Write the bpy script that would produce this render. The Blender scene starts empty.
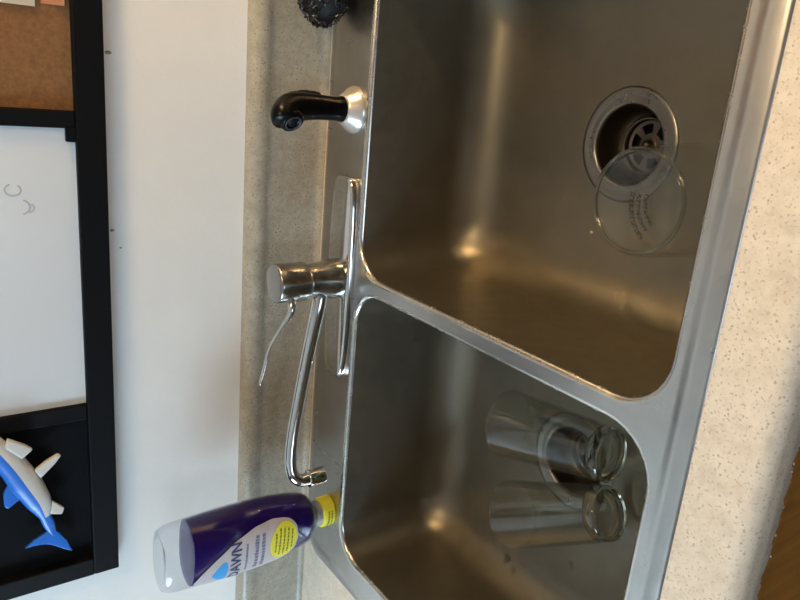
import bpy, bmesh, math, random
from mathutils import Vector, Matrix
random.seed(7)
S = 0.01                      # lengths below are given in centimetres
scn = bpy.context.scene
COL = scn.collection

# ------------------------------------------------------------------ camera
def rz(a): return Matrix.Rotation(a, 3, 'Z')
def rx(a): return Matrix.Rotation(a, 3, 'X')
YAW, PITCH, ROLL = 0.352710, 0.606261, -0.118879
up = rz(YAW) @ rx(math.pi/2 - PITCH) @ rz(ROLL)          # camera held upright
cx, cy, cz = up.col[0].copy(), up.col[1].copy(), up.col[2].copy()
rot = Matrix((-cy, cx, cz)).transposed()                 # the phone was turned on its side
cam = bpy.data.cameras.new('camera')
cam.sensor_width = 36; cam.sensor_fit = 'HORIZONTAL'
cam.lens = 36*700.36/800; cam.clip_start = 0.01; cam.clip_end = 50
camo = bpy.data.objects.new('camera', cam); COL.objects.link(camo)
camo.matrix_world = Matrix.Translation(Vector((23.007, -79.881, 45.349))*S) @ rot.to_4x4()
scn.camera = camo

# ------------------------------------------------------------------ world, lights, exposure
w = bpy.data.worlds.new('world'); scn.world = w; w.use_nodes = True
w.node_tree.nodes['Background'].inputs[0].default_value = (0.62, 0.75, 1.0, 1)
w.node_tree.nodes['Background'].inputs[1].default_value = 0.8
scn.view_settings.view_transform = 'Standard'; scn.view_settings.look = 'None'
scn.view_settings.gamma = 1; scn.view_settings.use_curve_mapping = False
scn.view_settings.exposure = 0.6

def area(name, loc, target, size, power, color, sy=None):
    l = bpy.data.lights.new(name, 'AREA'); l.energy = power; l.color = color
    l.shape = 'RECTANGLE'; l.size = size; l.size_y = sy or size
    o = bpy.data.objects.new(name, l); COL.objects.link(o)
    o.location = Vector(loc)*S
    d = (Vector(target)-Vector(loc)); o.rotation_euler = d.to_track_quat('-Z', 'Y').to_euler()
    return o
# daylight coming in through the window opening of the left wall
WIN = dict(y0=-108, y1=-38, z0=40, z1=112)
area('window_daylight', (-172, -73, 76), (0, -25, 5), 0.70, 27, (0.58, 0.80, 1.0), 0.70)

# softer daylight through the window of the wall behind the camera
WIN2 = dict(x0=-95, x1=5, z0=0, z1=110)
area('window_daylight', (-45, -342, 55), (0, 0, 0), 0.98, 9, (0.65, 0.82, 1.0), 1.08)

# ------------------------------------------------------------------ materials
def mat(name, col=(.8,.8,.8), rough=.5, metal=0., **kw):
    m = bpy.data.materials.new(name); m.use_nodes = True
    b = m.node_tree.nodes['Principled BSDF']
    b.inputs['Base Color'].default_value = (*col, 1)
    b.inputs['Roughness'].default_value = rough
    b.inputs['Metallic'].default_value = metal
    for k, v in kw.items(): b.inputs[k.replace('_', ' ')].default_value = v
    return m
def N(m, t, **kw):
    n = m.node_tree.nodes.new(t)
    for k, v in kw.items():
        if k in n.inputs: n.inputs[k].default_value = v
        else: setattr(n, k, v)
    return n
def L(m, a, b): m.node_tree.links.new(a, b)
def bsdf(m): return m.node_tree.nodes['Principled BSDF']
def coords(m, scale=(1,1,1)):
    tc = N(m, 'ShaderNodeTexCoord'); mp = N(m, 'ShaderNodeMapping')
    mp.inputs['Scale'].default_value = scale
    L(m, tc.outputs['Object'], mp.inputs['Vector']); return mp.outputs['Vector']
def noise(m, vec, scale, detail=4, rough=.6):
    n = N(m, 'ShaderNodeTexNoise'); n.inputs['Scale'].default_value = scale
    n.inputs['Detail'].default_value = detail; n.inputs['Roughness'].default_value = rough
    L(m, vec, n.inputs['Vector']); return n.outputs['Fac']
def ramp(m, fac, stops):
    r = N(m, 'ShaderNodeValToRGB'); e = r.color_ramp.elements
    while len(e) < len(stops): e.new(.5)
    for i, (p, c) in enumerate(stops):
        e[i].position = p; e[i].color = (*c, 1) if len(c) == 3 else c
    L(m, fac, r.inputs['Fac']); return r.outputs['Color']
def mixc(m, fac, a, b, mode='MIX'):
    n = N(m, 'ShaderNodeMix', data_type='RGBA', blend_type=mode)
    for s, v in ((n.inputs['Factor'], fac), (n.inputs['A'], a), (n.inputs['B'], b)):
        pass
    def put(sock, v):
        if hasattr(v, 'is_linked') or hasattr(v, 'links'): L(m, v, sock)
        elif isinstance(v, (int, float)): sock.default_value = v
        else: sock.default_value = (*v, 1)
    put(n.inputs[0], fac); put(n.inputs[6], a); put(n.inputs[7], b)
    return n.outputs[2]
def bump(m, h, strength=.2, dist=.001):
    b = N(m, 'ShaderNodeBump'); b.inputs['Strength'].default_value = strength
    b.inputs['Distance'].default_value = dist
    L(m, h, b.inputs['Height']); L(m, b.outputs['Normal'], bsdf(m).inputs['Normal'])
def maprange(m, v, a, b, c, d):
    n = N(m, 'ShaderNodeMapRange')
    for i, x in enumerate((a, b, c, d)): n.inputs[i+1].default_value = x
    L(m, v, n.inputs[0]); return n.outputs[0]

M = {}
# wall paint
m = M['paint'] = mat('wall_paint', (.80, .79, .76), .55)
v = coords(m); bump(m, noise(m, v, 160, 3), .12, .002)
L(m, ramp(m, noise(m, v, 9, 5), [(.3, (.78,.77,.74)), (.7, (.83,.82,.79))]), bsdf(m).inputs['Base Color'])
m = M['ceiling'] = mat('ceiling_paint', (.62, .60, .56), .8)
m = M['room_paint'] = mat('room_paint', (.30, .25, .19), .7)
# laminate
def laminate(name, c1, c2, c3, fleck):
    m = mat(name, c2, .42)
    v = coords(m)
    base = ramp(m, noise(m, v, 70, 6, .7), [(.3, c1), (.5, c2), (.7, c3)])
    n1 = noise(m, v, 420, 2, .5)
    f1 = ramp(m, n1, [(.60, (0,0,0)), (.66, (1,1,1))])
    vor = N(m, 'ShaderNodeTexVoronoi'); vor.inputs['Scale'].default_value = 210; L(m, v, vor.inputs['Vector'])
    f2 = ramp(m, vor.outputs['Distance'], [(.14, (1,1,1)), (.24, (0,0,0))])
    c = mixc(m, f1, base, tuple(.5*(a+b) for a, b in zip(c1, fleck)))
    g = noise(m, v, 70, 1)
    gm = ramp(m, g, [(.5, (0,0,0)), (.56, (1,1,1))])
    c = mixc(m, mixc(m, 1.0, f2, gm, 'MULTIPLY'), c, fleck)
    L(m, c, bsdf(m).inputs['Base Color'])
    L(m, maprange(m, noise(m, v, 30, 4), .3, .7, .3, .55), bsdf(m).inputs['Roughness'])
    return m
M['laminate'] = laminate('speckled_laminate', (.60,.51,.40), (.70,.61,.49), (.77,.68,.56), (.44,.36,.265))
M['splash'] = laminate('shaded_speckled_laminate', (.29,.265,.21), (.36,.33,.265), (.43,.395,.32), (.18,.155,.115))  # same laminate darkened: the backsplash's shade is put into its colour
M['chipboard'] = mat('chipboard', (.16, .10, .05), .9)
M['chip'] = mat('laminate_chip', (.62, .56, .48), .7)
# steel
def steel(name, col, r0, r1, sc=(1,1,1), bs=.08):
    m = mat(name, col, .3, 1.0)
    v = coords(m, sc)
    L(m, maprange(m, noise(m, v, 60, 5, .7), .3, .7, r0, r1), bsdf(m).inputs['Roughness'])
    v2 = coords(m)
    L(m, ramp(m, noise(m, v2, 14, 6, .65), [(.3, tuple(.86*c for c in col)), (.65, col)]), bsdf(m).inputs['Base Color'])
    bump(m, noise(m, v, 420, 3), bs, .0004)
    return m
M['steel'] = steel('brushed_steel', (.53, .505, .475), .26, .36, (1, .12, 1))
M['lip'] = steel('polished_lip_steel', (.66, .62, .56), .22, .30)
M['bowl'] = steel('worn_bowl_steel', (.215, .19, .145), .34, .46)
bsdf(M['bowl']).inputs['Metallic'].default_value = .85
M['flange'] = steel('drain_steel', (.26, .24, .21), .25, .35)
M['dark_steel'] = mat('dark_strainer_steel', (.13, .105, .08), .4, 1.0)  # drain cup and strainer, darker than the flange steel
M['void'] = mat('drain_dark', (.012, .011, .010), .6)
M['chrome'] = mat('chrome', (.72, .71, .69), .09, 1.0)
M['satin'] = mat('satin_chrome', (.36, .345, .32), .22, 1.0)
m = M['black_plastic'] = mat('black_plastic', (.002, .002, .0025), .3, Specular_IOR_Level=.15)
m = M['black_soft'] = mat('black_rubber', (.006, .006, .007), .55, Specular_IOR_Level=.2)
m = M['collar'] = mat('pale_metal_collar', (.80, .76, .70), .28, .75)
# board
m = M['frame'] = mat('black_frame', (.0025, .0025, .0035), .6, Specular_IOR_Level=.15)
v = coords(m); bump(m, noise(m, v, 300, 3), .15, .0006)
m = M['black_panel'] = mat('black_felt_panel', (.004, .0045, .006), .85, Specular_IOR_Level=.12)
v = coords(m); bump(m, noise(m, v, 700, 2), .3, .0006)
m = M['whiteboard'] = mat('whiteboard', (.68, .71, .74), .25)
m = M['cork'] = mat('cork', (.30, .19, .10), .85)
v = coords(m)
L(m, ramp(m, noise(m, v, 130, 6, .75), [(.3, (.15,.066,.02)), (.5, (.215,.10,.034)), (.7, (.275,.135,.05))]), bsdf(m).inputs['Base Color'])
bump(m, noise(m, v, 220, 4), .4, .001)
M['marker'] = mat('marker_smudge', (.50, .52, .54), .5)
M['paper_white'] = mat('white_paper', (.85, .78, .72), .8)
M['paper_pink'] = mat('salmon_paper', (.80, .38, .22), .8)
# wood
def wood(name, c1, c2, c3, sc):
    m = mat(name, c2, .45, Specular_IOR_Level=.25)
    v = coords(m, sc)
    L(m, ramp(m, noise(m, v, 14, 6, .65), [(.3, c1), (.5, c2), (.7, c3)]), bsdf(m).inputs['Base Color'])
    bump(m, noise(m, v, 60, 4), .1, .0008)
    return m
M['oak'] = wood('brown_oak', (.22,.085,.010), (.31,.125,.016), (.38,.16,.022), (7, 7, .5))
M['floor'] = wood('floor_wood', (.10,.06,.03), (.15,.09,.05), (.19,.12,.07), (.6, 8, 1))
# glass
def thin_glass(name, tint=(.985,.99,.985), extra=.03, rough=.02):
    m = bpy.data.materials.new(name); m.use_nodes = True
    nt = m.node_tree; nt.nodes.clear()
    o = nt.nodes.new('ShaderNodeOutputMaterial'); mx = nt.nodes.new('ShaderNodeMixShader')
    t = nt.nodes.new('ShaderNodeBsdfTransparent'); g = nt.nodes.new('ShaderNodeBsdfGlossy')
    lw = nt.nodes.new('ShaderNodeLayerWeight'); lw.inputs['Blend'].default_value = .5
    pw = nt.nodes.new('ShaderNodeMath'); pw.operation = 'POWER'; pw.inputs[1].default_value = 4.0
    L(m, lw.outputs['Facing'], pw.inputs[0])
    f = nt.nodes.new('ShaderNodeMath'); f.operation = 'MULTIPLY'; f.inputs[1].default_value = .75
    L(m, pw.outputs[0], f.inputs[0])
    a = nt.nodes.new('ShaderNodeMath'); a.operation = 'ADD'; a.inputs[1].default_value = extra
    t.inputs[0].default_value = (*tint, 1); g.inputs['Roughness'].default_value = rough
    L(m, f.outputs[0], a.inputs[0]); L(m, a.outputs[0], mx.inputs[0])
    L(m, t.outputs[0], mx.inputs[1]); L(m, g.outputs[0], mx.inputs[2]); L(m, mx.outputs[0], o.inputs[0])
    return m
M['glass'] = thin_glass('clear_glass')
M['glass_haze'] = thin_glass('water_spotted_glass', (.95,.955,.935), .032, .06)
M['thick_glass'] = mat('thick_glass', (.72, .74, .68), .02, 0, Transmission_Weight=1.0, IOR=1.5)
M['water'] = mat('water', (1, 1, 1), .02, 0, Transmission_Weight=1.0, IOR=1.33)
M['pet'] = thin_glass('clear_bottle_plastic', (.90,.91,.93), .02, .05)
M['liquid'] = mat('violet_soap', (.016, .004, .11), .1)
M['label'] = mat('pearl_label', (.50, .44, .44), .35)
M['yellow'] = mat('yellow_print', (.78, .68, .03), .45)
M['navy'] = mat('navy_print', (.03, .035, .12), .5)
M['grey_print'] = mat('grey_print', (.20, .20, .28), .5)
M['sky_print'] = mat('blue_print', (.02, .32, .68), .4)
M['olive_print'] = mat('olive_print', (.20, .18, .01), .5)
M['cap'] = mat('translucent_cap', (.34, .34, .36), .3)
M['stamp'] = mat('dark_stamp', (.03, .028, .02), .5)
M['shark_blue'] = mat('shark_blue', (.012, .15, .62), .35)
M['shark_white'] = mat('shark_white', (.62, .60, .56), .4)
M['crumb'] = mat('pale_crumb', (.55, .45, .28), .8)
M['wool'] = mat('dark_wire', (.10, .10, .105), .35, 1.0)
M['lamp'] = mat('lamp_glass', (.9,.85,.75), .4)
e = bsdf(M['lamp']); e.inputs['Emission Color'].default_value = (1, .74, .43, 1); e.inputs['Emission Strength'].default_value = 25.0
M['added_hood_lens'] = mat('added_hood_lens', (.9,.85,.75), .4)  # glow of the hood lamp added for warm light from the right
e = bsdf(M['added_hood_lens']); e.inputs['Emission Color'].default_value = (1, .66, .30, 1); e.inputs['Emission Strength'].default_value = 270.0
M['lamp_trim'] = mat('lamp_trim', (.5,.5,.5), .3, 1.0)

# ------------------------------------------------------------------ mesh helpers
def obj(name, bm, material, parent=None, smooth=True, wn=False, recalc=True):
    if recalc: bmesh.ops.recalc_face_normals(bm, faces=bm.faces)
    me = bpy.data.meshes.new(name); bm.to_mesh(me); bm.free()
    for p in me.polygons: p.use_smooth = smooth
    if isinstance(material, str): material = M[material]
    me.materials.append(material)
    o = bpy.data.objects.new(name, me); COL.objects.link(o)
    if parent is not None: o.parent = parent
    if wn:
        md = o.modifiers.new('wn', 'WEIGHTED_NORMAL'); md.keep_sharp = True
    return o
def sharp(o, ang=40):
    me = o.data; bm = bmesh.new(); bm.from_mesh(me)
    for e in bm.edges:
        if len(e.link_faces) == 2 and e.calc_face_angle(0) > math.radians(ang): e.smooth = False
    bm.to_mesh(me); bm.free(); return o
def empty(name, loc=(0,0,0), rotz=0.):
    o = bpy.data.objects.new(name, None); COL.objects.link(o)
    o.location = Vector(loc)*S; o.rotation_euler = (0, 0, rotz); o.empty_display_size = .02
    return o
def tag(o, label, cat, group=None):
    o['label'] = label; o['category'] = cat
    if group: o['group'] = group
    return o
def structure(o): o['kind'] = 'structure'; return o
def V(bm, p): return bm.verts.new(Vector(p)*S)
def box(bm, x0, x1, y0, y1, z0, z1, bev=0., seg=2):
    vs = [V(bm, p) for p in ((x0,y0,z0),(x1,y0,z0),(x1,y1,z0),(x0,y1,z0),(x0,y0,z1),(x1,y0,z1),(x1,y1,z1),(x0,y1,z1))]
    fs = [bm.faces.new([vs[i] for i in f]) for f in ((3,2,1,0),(4,5,6,7),(0,1,5,4),(1,2,6,5),(2,3,7,6),(3,0,4,7))]
    if bev:
        es = {e for f in fs for e in f.edges}
        bmesh.ops.bevel(bm, geom=list(es), offset=bev*S, segments=seg, profile=.5, affect='EDGES')
    return bm
def boxo(name, b, material, parent=None, bev=0.15, smooth=False):
    bm = bmesh.new(); box(bm, *b, bev=bev); return obj(name, bm, material, parent, smooth)
def loops(bm, rings, closed=True, cap0=False, cap1=False):
    prev = None; first = None
    for r in rings:
        cur = [V(bm, p) for p in r]
        if prev:
            n = len(cur)
            for i in range(n if closed else n-1):
                j = (i+1) % n
                try: bm.faces.new((prev[i], prev[j], cur[j], cur[i]))
                except ValueError: pass
        else: first = cur
        prev = cur
    if cap0: bm.faces.new(list(reversed(first)))
    if cap1: bm.faces.new(prev)
    return first, prev
def lathe(bm, prof, n=48, c=(0,0,0), cap0=False, cap1=False):
    rings = []
    for r, z in prof:
        rings.append([(c[0]+r*math.cos(2*math.pi*i/n), c[1]+r*math.sin(2*math.pi*i/n), c[2]+z) for i in range(n)])
    return loops(bm, rings, True, cap0, cap1)
def catmull(pts, n=8):
    P = [Vector(p) for p in pts]; out = []
    for i in range(len(P)-1):
        a = P[max(i-1,0)]; b = P[i]; c = P[i+1]; d = P[min(i+2, len(P)-1)]
        for k in range(n):
            t = k/n
            out.append(.5*((2*b)+(c-a)*t+(2*a-5*b+4*c-d)*t*t+(3*b-a-3*c+d)*t**3))
    out.append(P[-1]); return out
def tube(bm, pts, radii, n=16, flat=None, cap=True, ref=(0,0,1)):
    """pts: vectors in cm; radii: one per point; flat: (width factor, height factor) per point"""
    rings = []; u0 = None
    for i, p in enumerate(pts):
        t = (pts[min(i+1, len(pts)-1)]-pts[max(i-1, 0)]).normalized()
        if u0 is None:
            u = Vector(ref).cross(t)
            if u.length < 1e-4: u = Vector((1,0,0)).cross(t)
        else: u = u0 - t*u0.dot(t)
        u.normalize(); u0 = u; w_ = t.cross(u)
        fx, fy = flat[i] if flat else (1, 1)
        r = radii[i]
        rings.append([p + u*(r*fx*math.cos(2*math.pi*k/n)) + w_*(r*fy*math.sin(2*math.pi*k/n)) for k in range(n)])
    return loops(bm, rings, True, cap, cap)
def lerp(a, b, t): return a+(b-a)*t
def interp(tab, t):
    for (a, va), (b, vb) in zip(tab, tab[1:]):
        if t <= b: 
            k = (t-a)/(b-a) if b > a else 0
            return va + (vb-va)*max(0, k)
    return tab[-1][1]
def rrect(x0, x1, y0, y1, r, z, nc=8, ns=10):
    pts = []
    cs = ((x1-r, y1-r, 0), (x0+r, y1-r, 90), (x0+r, y0+r, 180), (x1-r, y0+r, 270))
    for k in range(4):
        X, Y, a0 = cs[k]
        arc = [(X+r*math.cos(math.radians(a0+90*i/nc)), Y+r*math.sin(math.radians(a0+90*i/nc)), z) for i in range(nc+1)]
        pts += arc
        X2, Y2, a2 = cs[(k+1) % 4]
        q = (X2+r*math.cos(math.radians(a2)), Y2+r*math.sin(math.radians(a2)))
        p = arc[-1]
        pts += [(lerp(p[0], q[0], i/ns), lerp(p[1], q[1], i/ns), z) for i in range(1, ns)]
    return pts
def fill(bm, vert_loops):
    es = []
    for lp in vert_loops:
        n = len(lp)
        for i in range(n):
            e = bm.edges.get((lp[i], lp[(i+1) % n])) or bm.edges.new((lp[i], lp[(i+1) % n]))
            es.append(e)
    r = bmesh.ops.triangle_fill(bm, edges=es, use_beauty=True, use_dissolve=False, normal=(0,0,1))
    return [g for g in r['geom'] if isinstance(g, bmesh.types.BMFace)]

# ================================================================== SETTING
RX0, RX1, RY0, RY1, RZ0, RZ1 = -160, 200, -330, 3, -92, 152
structure(boxo('wall_back', (RX0-10, RX1+10, RY1, RY1+10, RZ0-2, RZ1+2), 'paint', bev=0))
WB = bpy.data.objects['wall_back']
for (x, z, r) in ((5.1, 25.8, .22), (3.0, 24.9, .14), (24.4, 25.6, .3)):
    bm = bmesh.new()
    bmesh.ops.create_icosphere(bm, subdivisions=2, radius=r*S, matrix=Matrix.Translation(Vector((x, 3, z))*S) @ Matrix.Diagonal((.7, .35, 1.2, 1)))
    obj('paint_blemish', bm, mat('wall_blemish', (.30, .24, .18), .7), WB)
structure(boxo('floor', (RX0-10, RX1+10, RY0-10, RY1, RZ0-6, RZ0), 'floor', bev=0))
structure(boxo('ceiling', (RX0-10, RX1+10, RY0-10, RY1, RZ1, RZ1+6), 'ceiling', bev=0))
structure(boxo('wall_right', (RX1, RX1+10, RY0-10, RY1, RZ0, RZ1), 'room_paint', bev=0))
bm = bmesh.new()
for b in ((RX0, WIN2['x0'], RY0-10, RY0, RZ0, RZ1), (WIN2['x1'], RX1, RY0-10, RY0, RZ0, RZ1),
          (WIN2['x0'], WIN2['x1'], RY0-10, RY0, RZ0, WIN2['z0']), (WIN2['x0'], WIN2['x1'], RY0-10, RY0, WIN2['z1'], RZ1)):
    box(bm, *b)
structure(obj('wall_front', bm, 'room_paint', smooth=False))
bm = bmesh.new()
for b in ((RX0-10, RX0, RY0, WIN['y0'], RZ0, RZ1), (RX0-10, RX0, WIN['y1'], RY1, RZ0, RZ1),
          (RX0-10, RX0, WIN['y0'], WIN['y1'], RZ0, WIN['z0']), (RX0-10, RX0, WIN['y0'], WIN['y1'], WIN['z1'], RZ1)):
    box(bm, *b)
structure(obj('wall_left', bm, 'room_paint', smooth=False))
win = structure(empty('window_1', (RX0-5, (WIN['y0']+WIN['y1'])/2, WIN['z0'])))
hw = (WIN['y1']-WIN['y0'])/2; hh = WIN['z1']-WIN['z0']
bm = bmesh.new()
for b in ((-3, 3, -hw, -hw+5, 0, hh), (-3, 3, hw-5, hw, 0, hh), (-3, 3, -hw, hw, 0, 5), (-3, 3, -hw, hw, hh-5, hh)): box(bm, *b)
obj('window_frame', bm, mat('white_window_frame', (.8,.8,.8), .4), win, False)
boxo('pane', (-.3, .3, -hw+5, hw-5, 5, hh-5), 'glass', win, bev=0)
win2 = structure(empty('window_2', ((WIN2['x0']+WIN2['x1'])/2, RY0-5, WIN2['z0'])))
hw = (WIN2['x1']-WIN2['x0'])/2; hh = WIN2['z1']-WIN2['z0']
bm = bmesh.new()
for b in ((-hw, -hw+5, -3, 3, 0, hh), (hw-5, hw, -3, 3, 0, hh), (-hw+5, hw-5, -3, 3, 0, 5), (-hw+5, hw-5, -3, 3, hh-5, hh)): box(bm, *b)
obj('window_frame', bm, bpy.data.materials['white_window_frame'], win2, False)
boxo('pane', (-hw+5, hw-5, -.3, .3, 5, hh-5), 'glass', win2, bev=0)

# ================================================================== BASE CABINET
cab = tag(empty('base_cabinet', (0, -58, RZ0)), 'brown wooden base cabinet under the speckled countertop', 'cabinet')
H = -RZ0
def cpart(name, b, parent=cab, bev=.2): return boxo(name, b, 'oak', parent, bev)
cpart('side_panel', (-120, -118, 0, 58, 0, H-3.9)); cpart('side_panel', (118, 120, 0, 58, 0, H-3.9))
cpart('bottom_panel', (-118, 118, 0, 58, 8, 10)); cpart('back_panel', (-118, 118, 58, 59.5, 10, H-3.9))
cpart('top_rail', (-118, 118, -1.2, 0, H-7.5, H-3.9)); cpart('bottom_rail', (-118, 118, -1.2, 0, 8, 12))
for x in (-118, -97, -38, 21, 80, 113): cpart('stile', (x, x+5, -1.2, 0, 12, H-7.5))
for x in (-91, -32, 27):
    cpart('drawer_front', (x-4, x+54.5, -3, -1.2, H-20, H-4.1), bev=.5)
    d = cpart('door', (x-4, x+54.5, -3, -1.2, 11, H-21), bev=.5)
    cpart('raised_panel', (x+6, x+44.5, -3.6, -3, 18, H-28), d, .3)

# ================================================================== COUNTERTOP
top = tag(empty('countertop', (0, 0, -3.6)), 'beige speckled laminate countertop with a curled backsplash around the sink', 'countertop')
CZ = 3.6   # local height of the work surface
X0, X1 = -118, 122
bm = bmesh.new()
hole = (-41.2, 41.2, -54.6, -1.3)
prof_f = [(-59.9, 0)] + [(-59.9-1.4*math.sin(a), -1.4+1.4*math.cos(a)) for a in [math.radians(10*k) for k in range(1, 10)]]
y_back = 0.35
outer = [V(bm, (X0 + (X1-X0)*i/40, -59.9, CZ)) for i in range(41)] + [V(bm, (X1 - (X1-X0)*i/40, y_back, CZ)) for i in range(41)]
inn = [V(bm, p) for p in rrect(*hole, 3, CZ, 5, 8)]
fill(bm, [outer, inn])
low = [V(bm, p) for p in rrect(*hole, 3, .2, 5, 8)]
for i in range(len(inn)):
    j = (i+1) % len(inn); bm.faces.new((inn[i], inn[j], low[j], low[i]))
lo2 = [V(bm, (X0 + (X1-X0)*i/40, -59.9, .2)) for i in range(41)] + [V(bm, (X1 - (X1-X0)*i/40, y_back, .2)) for i in range(41)]
fill(bm, [lo2, low])
obj('slab', bm, 'laminate', top, smooth=False)
# rolled front edge with a ragged lower border
bm = bmesh.new(); prev = None; nx = 420
for i in range(nx+1):
    x = X0 + (X1-X0)*i/nx
    jag = random.uniform(-.15, .38) + .18*math.sin(i*.7)*random.random()
    ys = [(y, z+CZ) for y, z in prof_f] + [(-61.32, CZ-2.2), (-61.34, .25+jag), (-61.05, .1+jag)]
    cur = [V(bm, (x, y, z)) for y, z in ys]
    if prev:
        for k in range(len(cur)-1): bm.faces.new((prev[k], cur[k], cur[k+1], prev[k+1]))
    prev = cur
obj('front_edge', bm, 'laminate', top)
boxo('edge_core', (X0, X1, -61.05, -59.9, 0.0, 1.9), 'chipboard', top, bev=0)
bm = bmesh.new()
for i in range(420):
    x = random.uniform(-60, 60); r = random.uniform(.04, .11)
    mt = Matrix.Translation(Vector((x, -61.24+random.uniform(-.05,.12), random.uniform(-.02,.42)))*S) @ Matrix.Rotation(random.random()*3, 4, (random.random()+.1, random.random(), 1)) @ Matrix.Diagonal((1.5, 1, .9, 1))
    bmesh.ops.create_icosphere(bm, subdivisions=1, radius=r*S, matrix=mt)
o = obj('laminate_chips', bm, 'chip', top, False); o['kind'] = 'stuff'
# backsplash with coved foot and rolled top
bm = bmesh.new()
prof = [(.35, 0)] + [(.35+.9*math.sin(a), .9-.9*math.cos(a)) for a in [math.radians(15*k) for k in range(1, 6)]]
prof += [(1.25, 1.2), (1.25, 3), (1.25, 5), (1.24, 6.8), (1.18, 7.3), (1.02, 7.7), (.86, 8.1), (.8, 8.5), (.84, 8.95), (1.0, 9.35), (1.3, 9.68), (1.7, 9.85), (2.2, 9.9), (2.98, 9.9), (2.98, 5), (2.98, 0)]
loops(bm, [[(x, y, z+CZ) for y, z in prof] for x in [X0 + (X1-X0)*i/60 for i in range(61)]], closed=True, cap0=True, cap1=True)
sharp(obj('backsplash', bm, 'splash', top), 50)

# ================================================================== SINK
sink = tag(empty('kitchen_sink', (0, 0, 0)), 'stainless steel double bowl sink set into the speckled countertop', 'sink')
OX0, OX1, OY0, OY1 = -43.3, 43.3, -55.9, -0.05
DZ = .25
BOWLS = [(1.37, 38.6, -52.78, -9.66), (-38.3, -0.89, -52.78, -9.66)]
bm = bmesh.new()
prof = [(0, .02), (.05, .12), (.2, .2), (.45, .26), (.8, .325), (1.1, .365), (1.3, .375), (1.5, .36), (1.7, .32), (1.9, .28), (2.1, .255), (2.25, DZ), (2.35, DZ)]
def oring(d, z): return rrect(OX0+d, OX1-d, OY0+d, OY1-d, max(4.2-d, 1.2), z, 8, 14)
f0, o_last = loops(bm, [oring(d, z) for d, z in prof])
holes = []
LIP = .55
for (a, b, c, d) in BOWLS:
    holes.append([V(bm, p) for p in rrect(a-LIP, b+LIP, c-LIP, d+LIP, 4.5+LIP, DZ, 8, 10)])
fill(bm, [o_last]+holes)
deck = obj('deck', bm, 'steel', sink, wn=True)
def bowl(a, b, c, d, dc, name):
    bm = bmesh.new(); R = 4.5; ZF = -17.0
    rings = []
    for k in range(0, 10):                                   # rolled lip
        t = math.radians(10*k)
        off = LIP*(1-math.sin(t)); z = DZ - LIP*(1-math.cos(t))
        rings.append(rrect(a-off, b+off, c-off, d+off, R+off, z))
    zc = ZF + 5.9
    for k in range(1, 5):                                    # slightly leaning walls
        t = k/4; i_ = .9*t; z = lerp(DZ-LIP, zc, t)
        rings.append(rrect(a+i_, b-i_, c+i_, d-i_, R, z))
    rc = 5.5
    for k in range(1, 10):                                   # coved foot
        t = math.radians(9.6*k); i_ = .9 + rc*(1-math.cos(t)); z = zc - rc*math.sin(t)
        rings.append(rrect(a+i_, b-i_, c+i_, d-i_, max(R-i_*.2, 2.8), z))
    zs = rings[-1][0][2]; last = rings[-1]
    rd = 5.9
    for k in range(1, 9):                                    # floor falling to the drain
        t = k/8; rg = []
        for p in last:
            an = math.atan2(p[1]-dc[1], p[0]-dc[0])
            q = (dc[0]+rd*math.cos(an), dc[1]+rd*math.sin(an))
            z = zs + (ZF-.25-zs)*(1-(1-t)**2.2)
            rg.append((lerp(p[0], q[0], t), lerp(p[1], q[1], t), z))
        rings.append(rg)
    loops(bm, rings[8:])
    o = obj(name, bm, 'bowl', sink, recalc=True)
    bm = bmesh.new(); loops(bm, rings[:9]); obj('rim_lip', bm, 'lip', o)
    return o
DR = [(19.7, -32.6), (-17.4, -32.6)]
for (bb, dc) in zip(BOWLS, DR):
    bo = bowl(*bb, dc, 'bowl')
    c = (dc[0], dc[1], -17.25)
    bm = bmesh.new()
    lathe(bm, [(6.0, -.05), (5.9, .08), (5.7, .16), (5.4, .17), (5.1, .08), (4.75, .06), (4.45, .10), (4.25, .06), (4.12, -.1), (4.06, -.3)], 64, c)
    obj('drain_flange', bm, 'flange', bo)
    bm = bmesh.new()
    lathe(bm, [(4.06, -.3), (4.0, -1.0), (3.85, -2.4), (3.5, -3.1), (3.05, -3.4)], 64, c)
    obj('drain_cup', bm, 'dark_steel', bo)
    bm = bmesh.new()
    lathe(bm, [(3.06, -3.35), (3.05, -3.1), (2.95, -3.0), (2.75, -3.05), (2.7, -3.5), (2.68, -3.7)], 48, c)
    n = 48                                                    # slotted floor of the strainer
    ringr = [(2.68, -3.7), (2.35, -3.8), (1.35, -3.8), (.8, -3.8), (.55, -3.75), (.5, -3.0), (.3, -2.8)]
    vr = [[V(bm, (c[0]+r*math.cos(2*math.pi*i/n), c[1]+r*math.sin(2*math.pi*i/n), c[2]+z)) for i in range(n)] for r, z in ringr]
    for k in range(len(vr)-1):
        for i in range(n):
            if k == 1 and (i % 8) < 5: continue
            j = (i+1) % n; bm.faces.new((vr[k][i], vr[k][j], vr[k+1][j], vr[k+1][i]))
    bm.faces.new(vr[-1])
    obj('strainer', bm, 'dark_steel', bo)
    bm = bmesh.new(); lathe(bm, [(3.05, -3.42), (3.04, -4.9), (2.2, -5.2), (2.0, -11), (.01, -11)], 40, c)
    obj('drain_pipe', bm, 'void', bo)

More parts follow.
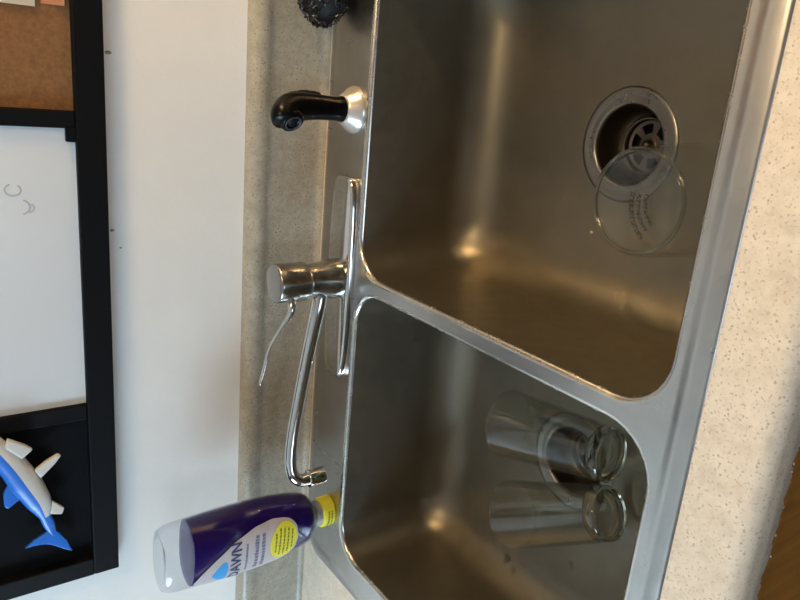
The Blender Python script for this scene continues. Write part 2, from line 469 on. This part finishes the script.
# ================================================================== FAUCET
fz = DZ
fau = tag(empty('faucet', (-.2, -6.1, fz)), 'chrome single lever kitchen faucet on the sink deck, spout swung towards the soap bottle', 'faucet')
bm = bmesh.new()
def plate(sx, sy, z, n=96):
    out = []
    for i in range(n):
        a = 2*math.pi*i/n; c_, s_ = math.cos(a), math.sin(a)
        e = 2/6.0
        x = sx*math.copysign(abs(c_)**e, c_); y = sy*math.copysign(abs(s_)**e, s_)
        y *= 1-.10*(x/sx)**2
        out.append((x, y-.25, z))
    return out
loops(bm, [plate(12.9, 2.6, 0), plate(12.95, 2.65, .15), plate(12.9, 2.6, .7), plate(12.75, 2.45, .88), plate(12.4, 2.15, .95), plate(9, 1.4, 1.05), plate(2, .5, 1.1)], cap0=True, cap1=True)
obj('escutcheon', bm, 'chrome', fau)
bm = bmesh.new()
lathe(bm, [(2.55, .8), (2.55, 1.4), (2.5, 2.1), (2.25, 3.0), (2.1, 4.0), (2.05, 5.0), (2.08, 5.25), (1.95, 5.35)], 48, cap0=True, cap1=True)
sharp(obj('body', bm, 'satin', fau), 60)
bm = bmesh.new()
lathe(bm, [(1.9, 5.3), (2.3, 5.4), (2.38, 5.6), (2.38, 9.2), (2.3, 9.45), (2.1, 9.55), (.6, 9.6)], 48, cap0=True, cap1=True)
sharp(obj('handle_hub', bm, 'satin', fau), 60)
pts = catmull([(-1.6, -.6, 7.3), (-2.8, -1.3, 7.6), (-3.9, -1.3, 7.9), (-5.6, -.7, 8.7), (-8.2, .1, 9.7), (-10.6, .3, 10.2), (-13.0, .1, 10.9)], 6)
n = len(pts)
rad = [interp([(0,.55),(.15,.55),(.3,.42),(.5,.26),(.7,.3),(.85,.42),(.95,.4),(1,.22)], i/(n-1)) for i in range(n)]
bm = bmesh.new(); tube(bm, pts, rad, 14, flat=[(1.0, interp([(0,1),(.4,1),(.7,.5),(1,.4)], i/(n-1))) for i in range(n)])
obj('lever', bm, 'chrome', fau)
pts = catmull([(-.6, -.2, 3.0), (-2.6, -.55, 3.45), (-6, -.45, 4.0), (-10.6, -.2, 4.65), (-16, -.2, 5.5), (-20.5, -.5, 6.3), (-23.8, -1.0, 6.75), (-25.7, -1.5, 6.6), (-26.7, -1.8, 5.7), (-26.8, -1.85, 4.4)], 6)
n = len(pts)
rad = [interp([(0,1.05),(.2,.98),(.6,.82),(.85,.78),(1,.88)], i/(n-1)) for i in range(n)]
bm = bmesh.new(); tube(bm, pts, rad, 20)
sp = obj('spout', bm, 'chrome', fau)
bm = bmesh.new(); lathe(bm, [(.9, 4.5), (1.12, 4.45), (1.15, 4.2), (1.15, 2.4), (1.08, 2.2), (.85, 2.15), (.8, 2.4), (.1, 2.4)], 32, (-26.8, -1.85, 0), cap0=True, cap1=True)
sharp(obj('aerator', bm, 'chrome', sp), 50)

# ================================================================== SIDE SPRAYER
spr = tag(empty('side_sprayer', (20.5, -6.4, fz)), 'black pull-out side sprayer standing in a pale collar on the sink deck', 'sprayer')
bm = bmesh.new(); lathe(bm, [(2.75, 0), (2.75, .2), (2.6, .5), (2.1, 1.1), (1.75, 1.6), (1.6, 1.75), (1.3, 1.75)], 40, cap0=True, cap1=True)
obj('collar', bm, 'collar', spr)
pts = catmull([(0, 0, 1.3), (0, 0, 3), (.05, -.02, 5), (0, -.1, 7), (-.25, -.35, 8.5), (-.9, -.9, 9.5), (-1.7, -1.5, 9.7)], 6)
n = len(pts)
rad = [interp([(0,1.45),(.06,1.5),(.12,1.35),(.3,1.42),(.5,1.6),(.65,1.65),(.78,1.6),(.9,1.5),(1,1.35)], i/(n-1)) for i in range(n)]
bm = bmesh.new(); tube(bm, pts, rad, 28)
hd = obj('handle', bm, 'black_plastic', spr)
ax = Vector((-.62, -.76, -.08)).normalized(); base = Vector((-1.15, -1.0, 8.9))
q = ax.to_track_quat('Z', 'Y').to_matrix()
def lathe_dir(bm, prof, origin, n=32, **kw):
    rings = [[origin + q @ Vector((r*math.cos(2*math.pi*i/n), r*math.sin(2*math.pi*i/n), z)) for i in range(n)] for r, z in prof]
    return loops(bm, rings, True, kw.get('cap0', False), kw.get('cap1', False))
bm = bmesh.new(); lathe_dir(bm, [(1.3, -.4), (1.36, .3), (1.34, .9), (1.15, 1.05), (.95, 1.05), (.9, .85), (.3, .8)], base, cap0=True, cap1=True)
nz = obj('nozzle', bm, 'black_plastic', spr)
bm = bmesh.new(); lathe_dir(bm, [(.95, 1.0), (.98, 1.12), (.86, 1.15), (.8, 1.0)], base)
obj('nozzle_ring', bm, mat('grey_plastic_ring', (.05, .055, .065), .3), nz)
bm = bmesh.new(); lathe_dir(bm, [(.62, .8), (.6, .95), (.1, .98)], base, cap1=True)
obj('spray_face', bm, 'black_soft', nz)
pts = catmull([(.9, .9, 8.6), (1.35, .95, 7.2), (1.5, .8, 5.6), (1.3, .6, 4.4)], 5)
bm = bmesh.new(); tube(bm, pts, [.35, .4, .42, .42, .42]*3+[.3], 10, flat=[(1.6, .8)]*16)
obj('trigger', bm, 'black_soft', spr)

# ================================================================== SCOURING BALL
wool = tag(empty('scouring_pad', (33.6, -3.2, DZ)), 'dark curly wire scouring pad at the back corner of the sink', 'scouring pad')
bm = bmesh.new()
bmesh.ops.create_icosphere(bm, subdivisions=3, radius=3.1*S, matrix=Matrix.Translation(Vector((0, 0, 3.0))*S) @ Matrix.Diagonal((1.25, 1, .9, 1)))
for v_ in bm.verts: v_.co += v_.co.normalized()*random.uniform(-.25, .15)*S
obj('core', bm, mat('dark_wire_core', (.02,.02,.022), .6, .5), wool)
bm = bmesh.new()
for k in range(150):
    th = random.uniform(0, 2*math.pi); ph = math.acos(random.uniform(-.9, 1))
    c0 = Vector((math.sin(ph)*math.cos(th)*4.0, math.sin(ph)*math.sin(th)*3.2, 3.1+math.cos(ph)*2.75))
    nrm = Vector((c0.x/4, c0.y/3.2, (c0.z-3.1)/2.75)).normalized()
    u = nrm.orthogonal().normalized(); u = Matrix.Rotation(random.random()*6, 3, nrm) @ u; v2 = nrm.cross(u)
    r = random.uniform(.3, .75)
    pts = [c0 + u*(r*math.cos(t))*1.0 + v2*(r*math.sin(t)) + nrm*(.15*math.sin(2*t)+random.uniform(-.05,.2)) for t in [2*math.pi*i/12 for i in range(11)]]
    tube(bm, pts, [.07]*11, 4, flat=[(1.5,.5)]*11)
o = obj('wire_curls', bm, 'wool', wool, False); o['kind'] = 'stuff'

# ================================================================== SOAP BOTTLE
BROT = math.radians(-6)
bot = tag(empty('dish_soap_bottle', (-33.8, -6.6, DZ), BROT), 'violet dish soap bottle standing on its yellow cap at the back corner of the sink', 'bottle')
bot.scale = (1, 1, .965)
def ssec(a, b, z, n=64, e=2.5):
    out = []
    for i in range(n):
        t = 2*math.pi*i/n; c_, s_ = math.cos(t), math.sin(t)
        out.append((a*math.copysign(abs(c_)**(2/e), c_), b*math.copysign(abs(s_)**(2/e), s_), z))
    return out
AB = [(2.9, 1.55, 1.5), (3.2, 2.3, 1.9), (3.7, 3.15, 2.35), (4.6, 3.75, 2.7), (6.5, 4.2, 2.95), (9, 4.55, 3.1), (12, 4.75, 3.15), (15, 4.8, 3.15), (18, 4.75, 3.1), (21, 4.6, 3.0), (23.2, 4.45, 2.9), (24.2, 4.25, 2.7), (24.6, 3.8, 2.35)]
def ab(z, k=1.0):
    for (z0, a0, b0), (z1, a1, b1) in zip(AB, AB[1:]):
        if z <= z1:
            t = max(0, (z-z0)/(z1-z0)); return lerp(a0, a1, t), lerp(b0, b1, t)
    return AB[-1][1:]
def smoothab(z):
    s = [ab(z+d) for d in (-.5, -.25, 0, .25, .5)]
    return sum(p[0] for p in s)/5, sum(p[1] for p in s)/5
zs = [2.7, 2.9, 3.1, 3.35, 3.6, 3.9, 4.3, 4.8, 5.5] + [6.5+.75*i for i in range(22)] + [22.8, 23.3, 23.8, 24.1, 24.35, 24.5]
bm = bmesh.new()
rings = [ssec(*smoothab(z), z) for z in zs]
rings += [ssec(3.3, 1.95, 24.55), ssec(2.9, 1.6, 24.3), ssec(2.0, 1.0, 24.0), ssec(.5, .3, 23.9)]
loops(bm, rings, cap1=True)
shell = obj('bottle_shell', bm, 'pet', bot)
bm = bmesh.new()
zl = [z for z in zs if 2.8 < z < 21.0] + [21.0]
rings = [ssec(*[k-.14 for k in smoothab(z)], z) for z in zl]
rings += [ssec(*[(k-.14)*f for k in smoothab(21)], 21.02) for f in (.97, .6, .2)]
loops(bm, rings, cap0=True, cap1=True)
sharp(obj('liquid', bm, 'liquid', bot), 60)
bm = bmesh.new()
loops(bm, [ssec(1.75, 1.55, 1.88, 48, 2), ssec(1.85, 1.65, 2.1, 48, 2), ssec(1.85, 1.65, 2.75, 48, 2), ssec(1.6, 1.5, 3.0, 48, 2)], cap0=True, cap1=True)
obj('neck', bm, 'cap', bot)
bm = bmesh.new()
loops(bm, [ssec(1.95, 1.65, 0, 48, 2.2), ssec(2.08, 1.78, .1, 48, 2.2), ssec(2.12, 1.82, .4, 48, 2.2), ssec(2.1, 1.8, 1.75, 48, 2.2), ssec(2.0, 1.7, 1.9, 48, 2.2), ssec(1.5, 1.4, 1.92, 48, 2.2)], cap0=True, cap1=True)
cap = obj('cap', bm, 'yellow', bot)
def dashes(bm, x0, x1, z, h, fy, gap=.12, wmin=.14, wmax=.4):
    x = x0
    while x < x1:
        ww = min(random.uniform(wmin, wmax), x1-x)
        hh_ = h*random.uniform(.7, 1)
        vs = [V(bm, (xx, fy(xx, zz), zz)) for xx, zz in ((x, z), (x+ww, z), (x+ww, z+hh_), (x, z+hh_))]
        bm.faces.new(vs); x += ww + gap*random.uniform(.6, 1.2)
bm = bmesh.new()
fcap = lambda x, z: -1.82*(1-abs(x/2.12)**2.2)**(1/2.2) - .035
for z in (.5, 1.0): dashes(bm, -1.3, 1.2, z, .3, fcap)
obj('cap_print', bm, 'olive_print', cap, False)
# front label: teardrop swept to one side
def fy(x, z, e=.03):
    a, b = smoothab(z); k = min(abs(x)/a, .985)
    return -b*(1-k**2.5)**(1/2.5) - e
LR = [(6.6, .3), (6.75, 1.3), (7, 1.95), (7.6, 2.8), (8.6, 3.3), (10.5, 3.6), (13, 3.3), (15.8, 2.2), (18.5, .1), (20.3, -1.6), (21.0, -2.7)]
LL = [(6.6, -.3), (6.75, -1.3), (7, -1.95), (7.6, -2.8), (8.6, -3.4), (10.5, -3.9), (13, -4.1), (15.8, -4.2), (18.5, -4.05), (20.3, -3.6), (21.0, -2.8)]
LB0, LB1 = 6.6, 21.0
def lab(z):
    r_ = sum(interp(LR, min(max(z+d, LB0), LB1)) for d in (-.3, 0, .3))/3 if 7.2 < z < 20.6 else interp(LR, z)
    l_ = sum(interp(LL, min(max(z+d, LB0), LB1)) for d in (-.3, 0, .3))/3 if 7.2 < z < 20.6 else interp(LL, z)
    return (r_+l_)/2, max((r_-l_)/2, .02)
def patch(bm, rows, cols=14, e=.03):
    pv = None
    for (z, x0, x1) in rows:
        cv = [V(bm, (lerp(x0, x1, k/cols), fy(lerp(x0, x1, k/cols), z, e), z)) for k in range(cols+1)]
        if pv:
            for k in range(cols): bm.faces.new((pv[k], pv[k+1], cv[k+1], cv[k]))
        pv = cv
bm = bmesh.new()
rows = []
for i in range(61):
    z = lerp(LB0, LB1, i/60); c_, wd = lab(z); rows.append((z, c_-wd, c_+wd))
patch(bm, rows, 18)
label = obj('front_label', bm, 'label', bot)
bm = bmesh.new()
rows = [(8.85+2.0*math.sin(a), .05-2.85*math.cos(a), .05+2.85*math.cos(a)) for a in [math.radians(-88+176*i/30) for i in range(31)]]
patch(bm, rows, 14, .06)
obj('yellow_badge', bm, 'yellow', label)
bm = bmesh.new()
for z, hw_ in ((7.5, 1.5), (8.1, 2.0), (8.7, 2.2), (9.3, 2.1), (9.9, 1.5)): dashes(bm, .05-hw_, .05+hw_, z, .26, lambda x, z: fy(x, z, .09), .14, .2, .55)
obj('badge_print', bm, 'olive_print', label, False)
bm = bmesh.new()
for z, h_ in ((11.6, .55), (12.5, .62)): dashes(bm, -3.0, 2.2, z, h_, lambda x, z: fy(x, z, .06), .15, .2, .5)
obj('small_print', bm, 'grey_print', label, False)
bm = bmesh.new()
dashes(bm, -2.9, 1.4, 14.0, .34, lambda x, z: fy(x, z, .06), .12, .2, .4)
obj('small_print', bm, 'grey_print', label, False)
def text_mesh(s, size, x0, z0, e, name, material, parent, squash=1.0):
    cu = bpy.data.curves.new('txt', 'FONT'); cu.body = s; cu.size = size; cu.align_x = 'CENTER'; cu.offset = .05
    cu.resolution_u = 3
    to = bpy.data.objects.new('txt', cu); COL.objects.link(to)
    dg = bpy.context.evaluated_depsgraph_get()
    me = bpy.data.meshes.new_from_object(to.evaluated_get(dg))
    bpy.data.objects.remove(to)
    bm = bmesh.new(); bm.from_mesh(me); bpy.data.meshes.remove(me)
    bmesh.ops.subdivide_edges(bm, edges=[e_ for e_ in bm.edges if e_.calc_length() > .5], cuts=1)
    for v_ in bm.verts:
        x = x0 + v_.co.x*squash; z = z0 + v_.co.y
        v_.co = Vector((x, fy(x, z, e), z))*S
    return obj(name, bm, material, parent, False, recalc=False)
text_mesh('DAWN', 1.95, -.95, 14.95, .07, 'brand_lettering', 'navy', label, .98)
bm = bmesh.new()                                             # blue drop emblem above the lettering
rows = []
for i in range(21):
    t = i/20; z = 16.55+2.2*t
    wd = 1.6*(math.sqrt(max(0, 1-((.25-t)/.25)**2)) if t < .25 else (1-((t-.25)/.75)**1.6))
    rows.append((z, -1.9-max(wd, .02)-.3*t, -1.9+max(wd, .02)-.3*t))
patch(bm, rows, 10, .06)
obj('drop_emblem', bm, 'sky_print', label)

# ================================================================== PINT GLASSES
def pint(base, rim, h, r0, r1, label):
    """lies on its side: base centre and mouth direction in cm"""
    d = Vector((rim[0]-base[0], rim[1]-base[1], 0)).normalized()
    tilt = math.asin((r1-r0)/h)
    d = Vector((d.x*math.cos(tilt), d.y*math.cos(tilt), math.sin(tilt)))
    g = tag(empty('pint_glass', base), label, 'glass', 'pint glasses lying in the sink')
    g.rotation_euler = d.to_track_quat('Z', 'Y').to_euler()
    R = lambda z: r0 + (r1-r0)*(z/h)
    bm = bmesh.new()
    lathe(bm, [(R(1.4)-.02, 1.4)] + [(R(z), z) for z in (3, 5, 7, 9, 11, 13, h-.1)] + [(R(h)-.03, h), (R(h)-.17, h), (R(h)-.2, h-.15)] + [(R(z)-.24, z) for z in (13, 11, 9, 7, 5, 3, 1.7)], 64)
    obj('glass_wall', bm, 'glass_haze', g)
    bm = bmesh.new()
    lathe(bm, [(.6, .28), (r0-.8, .22), (r0-.45, 0), (r0-.2, 0), (r0-.03, .15), (r0, .4), (R(1.4)-.02, 1.4), (R(1.4)-.25, 1.45), (R(1.4)-.6, 1.2), (.6, 1.05)], 64, cap0=True, cap1=True)
    obj('thick_base', bm, 'thick_glass', g)
    return g
ZFL = -16.55
pint((-18.2, -41.3, ZFL+2.95), (-26.2, -27.4, 0), 14.6, 2.95, 4.1, 'clear pint glass lying in the small bowl, nearer the soap bottle')
pint((-11.9, -40.2, ZFL+2.95), (-14.4, -25.6, 0), 14.6, 2.95, 4.1, 'clear pint glass lying in the small bowl along the divider')

# ================================================================== INVERTED GLASS BOWL
gb = tag(empty('glass_cup', (15.3, -40.9, ZFL-.1)), 'clear wide glass cup turned upside down beside the large bowl drain', 'glass')
bm = bmesh.new()
prof = [(5.4, 0), (5.45, .15), (5.4, .4), (5.32, 2), (5.2, 4.2), (5.08, 6.2), (4.95, 7.1), (4.75, 7.55), (4.5, 7.65)]
inn_ = [(4.4, 7.4), (4.75, 6.9), (4.88, 6.0), (5.0, 4.2), (5.12, 2), (5.2, .4), (5.25, .05)]
lathe(bm, prof + inn_, 64)
obj('cup_wall', bm, thin_glass('very_clear_glass', (.985,.988,.98), .008, .02), gb)
bm = bmesh.new()
lathe(bm, [(4.72+.17*math.cos(a), 7.66+.17*math.sin(a)) for a in [2*math.pi*k/12 for k in range(13)]], 72)
obj('foot_rim', bm, 'thick_glass', gb)
bm = bmesh.new()
lathe(bm, [(.4, 7.42), (4.3, 7.4), (4.55, 7.5), (4.55, 7.66), (4.3, 7.66), (.4, 7.66)], 64, cap0=True, cap1=True)
obj('foot', bm, 'glass_haze', gb)
bm = bmesh.new()                                             # worn curved stamp on the foot
for rr, hgt, a0, a1 in ((4.0, .5, 84, 142), (3.3, .4, 84, 140), (2.55, .4, 80, 138)):
    a = a0
    while a < a1:
        da = random.uniform(4, 8)*2.4/rr
        for (s0, s1, t0, t1) in ((0, .3, 0, 1), (.3, .8, random.choice((0, .4, .7)), random.choice((.25, .65, 1))), (.75, .95, 0, random.choice((.5, 1)))):
            if t1 <= t0: t0, t1 = 0, .3
            ps = []
            for aa, r2 in ((a+da*s0, rr+hgt*t0), (a+da*s1, rr+hgt*t0), (a+da*s1, rr+hgt*t1), (a+da*s0, rr+hgt*t1)):
                A = math.radians(aa); ps.append(V(bm, (.35+r2*math.cos(A), -3.65+r2*math.sin(A), 7.69)))
            bm.faces.new(ps)
        a += da*1.15
obj('stamp', bm, 'stamp', gb, False)

# ================================================================== WALL BOARD
BD0, BD1, BZ0, BZ1 = -38.9, 60.0, 26.7, 58.0
FY0 = 1.2
bd = tag(empty('combination_board', (0, 3, BZ0-.17)), 'black framed board with cork, whiteboard and black panels on the wall', 'board')
bd.rotation_euler = (0, .0045, 0)          # hangs a hair out of level
def bpart(name, x0, x1, y0, y1, z0, z1, m_, par=bd, bev=.15): return boxo(name, (x0, x1, y0-3, y1-3, z0-BZ0, z1-BZ0), m_, par, bev)
bpart('frame_bar', BD0, BD1, FY0, 2.98, BZ0, BZ0+3.0, 'frame')
bpart('frame_bar', BD0, BD1, FY0, 2.98, BZ1-3.0, BZ1, 'frame')
bpart('frame_bar', BD0, BD0+2.4, FY0, 2.98, BZ0+3, BZ1-3, 'frame')
bpart('frame_bar', BD1-2.4, BD1, FY0, 2.98, BZ0+3, BZ1-3, 'frame')
bpart('divider_bar', 16.4, 18.2, 1.5, 2.98, BZ0+3, BZ1-3, 'frame')
bpart('divider_bar', -17.3, -15.3, 1.5, 2.98, BZ0+3, BZ1-3, 'frame')
bpart('corner_clip', 15.0, 16.6, 1.4, 2.6, BZ0+2.9, BZ0+4.0, 'black_plastic')
bpart('cork_panel', 18.2, BD1-2.4, 2.2, 2.95, BZ0+3, BZ1-3, 'cork', bev=0)
wb = bpart('whiteboard_panel', -15.3, 16.4, 2.0, 2.95, BZ0+3, BZ1-3, 'whiteboard', bev=0)
bpart('black_panel', BD0+2.4, -17.3, 2.4, 2.95, BZ0+3, BZ1-3, 'black_panel', bev=0)
bm = bmesh.new()
for (x, z, r, a0, a1) in ((9.9, 35.9, .75, 20, 330), (8.1, 35.4, 1.0, 200, 350), (8.0, 34.6, .6, 190, 330)):
    pts = [Vector((x+r*math.cos(math.radians(a))*.8, -1.01, z-BZ0+r*math.sin(math.radians(a)))) for a in range(a0, a1, 15)]
    tube(bm, pts, [.10]*len(pts), 6, flat=[(1, 1)]*len(pts))
for v_ in bm.verts: v_.co.y = (-1.0-.02)*S + (v_.co.y+1.01*S)*.1
obj('marker_smudge', bm, 'marker', wb)
def sheet(name, x0, x1, z0, z1, material, label, tiltv=0.):
    bm = bmesh.new(); nx, nz = 8, 8
    g = [[V(bm, (lerp(x0, x1, i/nx), 2.17-.45*(1-abs(2*i/nx-1)**2)*.3-.35*(1-j/nz)**2, lerp(z0, z1, j/nz)+tiltv*i/nx)) for i in range(nx+1)] for j in range(nz+1)]
    for j in range(nz):
        for i in range(nx): bm.faces.new((g[j][i], g[j][i+1], g[j+1][i+1], g[j+1][i]))
    bmesh.ops.solidify(bm, geom=list(bm.faces), thickness=.02*S)
    return tag(obj(name, bm, material), label, 'paper')
sheet('note_paper', 28.0, 36, 32.6, 44, 'paper_white', 'off-white paper note pinned on the cork panel', -.3)
sheet('note_paper', 28.4, 35, 29.9, 32.0, 'paper_pink', 'salmon pink paper slip on the cork panel above the frame', 0)

# ================================================================== TOY SHARK
sh = tag(empty('toy_shark', (-26, 1.9, 36)), 'blue and white toy shark hanging on the black panel', 'toy')
spine = catmull([(10.2, -1.2, 4.6), (8.2, -1.2, 3.6), (5.2, -1.2, 1.9), (2.4, -1.2, .6), (-.2, -1.2, -.5), (-2.4, -1.1, -1.1), (-4.2, -.9, -1.6), (-5.4, -.9, -1.9)], 6)
n = len(spine)
rad = [interp([(0,.25),(.08,.9),(.25,1.45),(.42,1.65),(.58,1.35),(.72,.62),(.8,.66),(.9,.5),(1,.4)], i/(n-1)) for i in range(n)]
bm = bmesh.new(); tube(bm, spine, rad, 20, flat=[(.55, 1)]*n, ref=(0,0,1))
for f in bm.faces: f.material_index = 0
# belly faces carry the white colour
body = obj('body', bm, 'shark_blue', sh)
body.data.materials.append(M['shark_white'])
for p in body.data.polygons:                                  # the belly strip of every ring is white up to the tail stalk
    i_, j_ = divmod(p.index, 20)
    if i_ < .68*n and i_ < n-1:
        c0 = p.center/S; t = (spine[i_+1]-spine[i_]).normalized()
        dn = Vector((t.z, 0, -t.x)); dn = dn if dn.z < 0 else -dn
        if (c0-(spine[i_]+spine[i_+1])/2).dot(dn) > .05*rad[i_]: p.material_index = 1
def fin(name, pts, y, th, material):
    bm = bmesh.new()
    a = [V(bm, (x, y-th, z)) for x, z in pts]; b = [V(bm, (x, y+th, z)) for x, z in pts]
    bm.faces.new(a); bm.faces.new(list(reversed(b)))
    for i in range(len(pts)):
        j = (i+1) % len(pts); bm.faces.new((a[i], b[i], b[j], a[j]))
    bmesh.ops.bevel(bm, geom=list(bm.edges), offset=th*.6*S, segments=2, profile=.5, affect='EDGES')
    o = obj(name, bm, material, sh); sd = o.modifiers.new('round', 'SUBSURF'); sd.levels = 2; sd.render_levels = 2
    return o
fin('dorsal_fin', [(3.6, 2.2), (1.8, 3.0), (.2, 3.0), (-.2, 2.6), (.6, 1.6), (1.0, .9)], -1.2, .28, 'shark_blue')
fin('tail_fin', [(-4.6, -1.3), (-5.4, .3), (-6.2, 1.3), (-6.0, -.4), (-6.4, -1.6), (-7.6, -2.9), (-8.3, -3.9), (-6.6, -3.3), (-5.0, -2.4)], -.9, .22, 'shark_blue')
fin('pectoral_fin', [(4.4, -.2), (5.2, -1.4), (5.9, -2.7), (5.6, -3.1), (4.7, -2.3), (3.2, -.8)], -1.9, .3, 'shark_white')
fin('anal_fin', [(-.4, -1.9), (-1.8, -3.2), (-2.6, -2.9), (-2.2, -1.6)], -1.2, .2, 'shark_white')
fin('jaw', [(6.0, .9), (7.0, -.3), (7.6, .4), (8.9, 2.2), (7.8, 2.5)], -1.7, .3, 'shark_white')

# ================================================================== DROPS AND CRUMBS
from mathutils.bvhtree import BVHTree
bowls = [o for o in sink.children if o.name.startswith('bowl')]
trees = [BVHTree.FromPolygons([v_.co for v_ in o.data.vertices], [p.vertices for p in o.data.polygons]) for o in bowls]
def on_bowl(x, y):
    for t in trees:
        hit = t.ray_cast(Vector((x, y, -1))*S, Vector((0, 0, -1)))
        if hit[0] is not None:
            n_ = hit[1]; return hit[0], (n_ if n_.z > 0 else -n_)
def drop(x, y, r, k, sx, label, material, name, cat, grp=None):
    bm = bmesh.new()
    bmesh.ops.create_uvsphere(bm, u_segments=18, v_segments=10, radius=r*S)
    for v_ in bm.verts:
        a = math.atan2(v_.co.y, v_.co.x); f = 1 + .14*math.sin(3*a+x)
        v_.co = Vector((v_.co.x*sx*f, v_.co.y*f, max(v_.co.z*k, -.01*S)))
    o = obj(name, bm, material)
    p, n_ = on_bowl(x, y); o.location = p
    o.rotation_euler = n_.to_track_quat('Z', 'Y').to_euler()
    return tag(o, label, cat, grp)
G = 'water drops in the small bowl'
drop(-34.9, -25.9, .55, .35, 1.3, 'large water drop on the outer wall of the small bowl', 'water', 'water_drop', 'water drop', G)
drop(-35.4, -27.6, .45, .35, 1.0, 'water drop just below the large drop in the small bowl', 'water', 'water_drop', 'water drop', G)
drop(-33.4, -26.4, .3, .4, 1.0, 'tiny water drop beside the large drop in the small bowl', 'water', 'water_drop', 'water drop', G)
drop(-30.1, -35.1, .4, .35, 1.1, 'single water drop on the small bowl floor left of the pint glass', 'water', 'water_drop', 'water drop', G)
drop(9.9, -30.0, .16, .7, 1.2, 'tiny pale crumb on the large bowl floor beside the upturned glass cup', 'crumb', 'food_crumb', 'crumb')
lamp = tag(empty('ceiling_lamp', (80, -72, RZ1)), 'round ceiling lamp with a frosted shade above the kitchen', 'lamp')
bm = bmesh.new(); lathe(bm, [(17, 0), (17, -2), (16, -2.5), (3, -2.5)], 40, cap0=True, cap1=True)
obj('ceiling_plate', bm, 'lamp_trim', lamp)
bm = bmesh.new(); lathe(bm, [(15, -2.5), (15, -5), (13, -8.5), (9, -11), (3, -12)], 40, cap0=True, cap1=True)
obj('shade', bm, 'lamp', lamp)
# unseen hood and lamp, added to warm the bowls from the right
hood = tag(empty('added_lamp_hood', (132, 3, 60)), 'steel range hood with a lit warm lamp on the wall right of the sink', 'range hood')
bm = bmesh.new()
rg = lambda x0, x1, y0, y1, z: [(x0, y0, z), (x1, y0, z), (x1, y1, z), (x0, y1, z)]
loops(bm, [rg(-38, 38, -50, 0, 0), rg(-38, 38, -50, 0, 6), rg(-14, 14, -26, 0, 26)], cap0=True, cap1=True)
obj('canopy', bm, 'steel', hood, False)
boxo('duct_cover', (-14, 14, -26, 0, 26, 92), 'steel', hood, .3)
bm = bmesh.new(); lathe(bm, [(6, 0), (5.6, -1.6), (4.2, -3.0), (1.5, -3.8)], 28, (-10, -28, 0), cap0=True, cap1=True)
obj('lamp_lens', bm, 'added_hood_lens', hood)
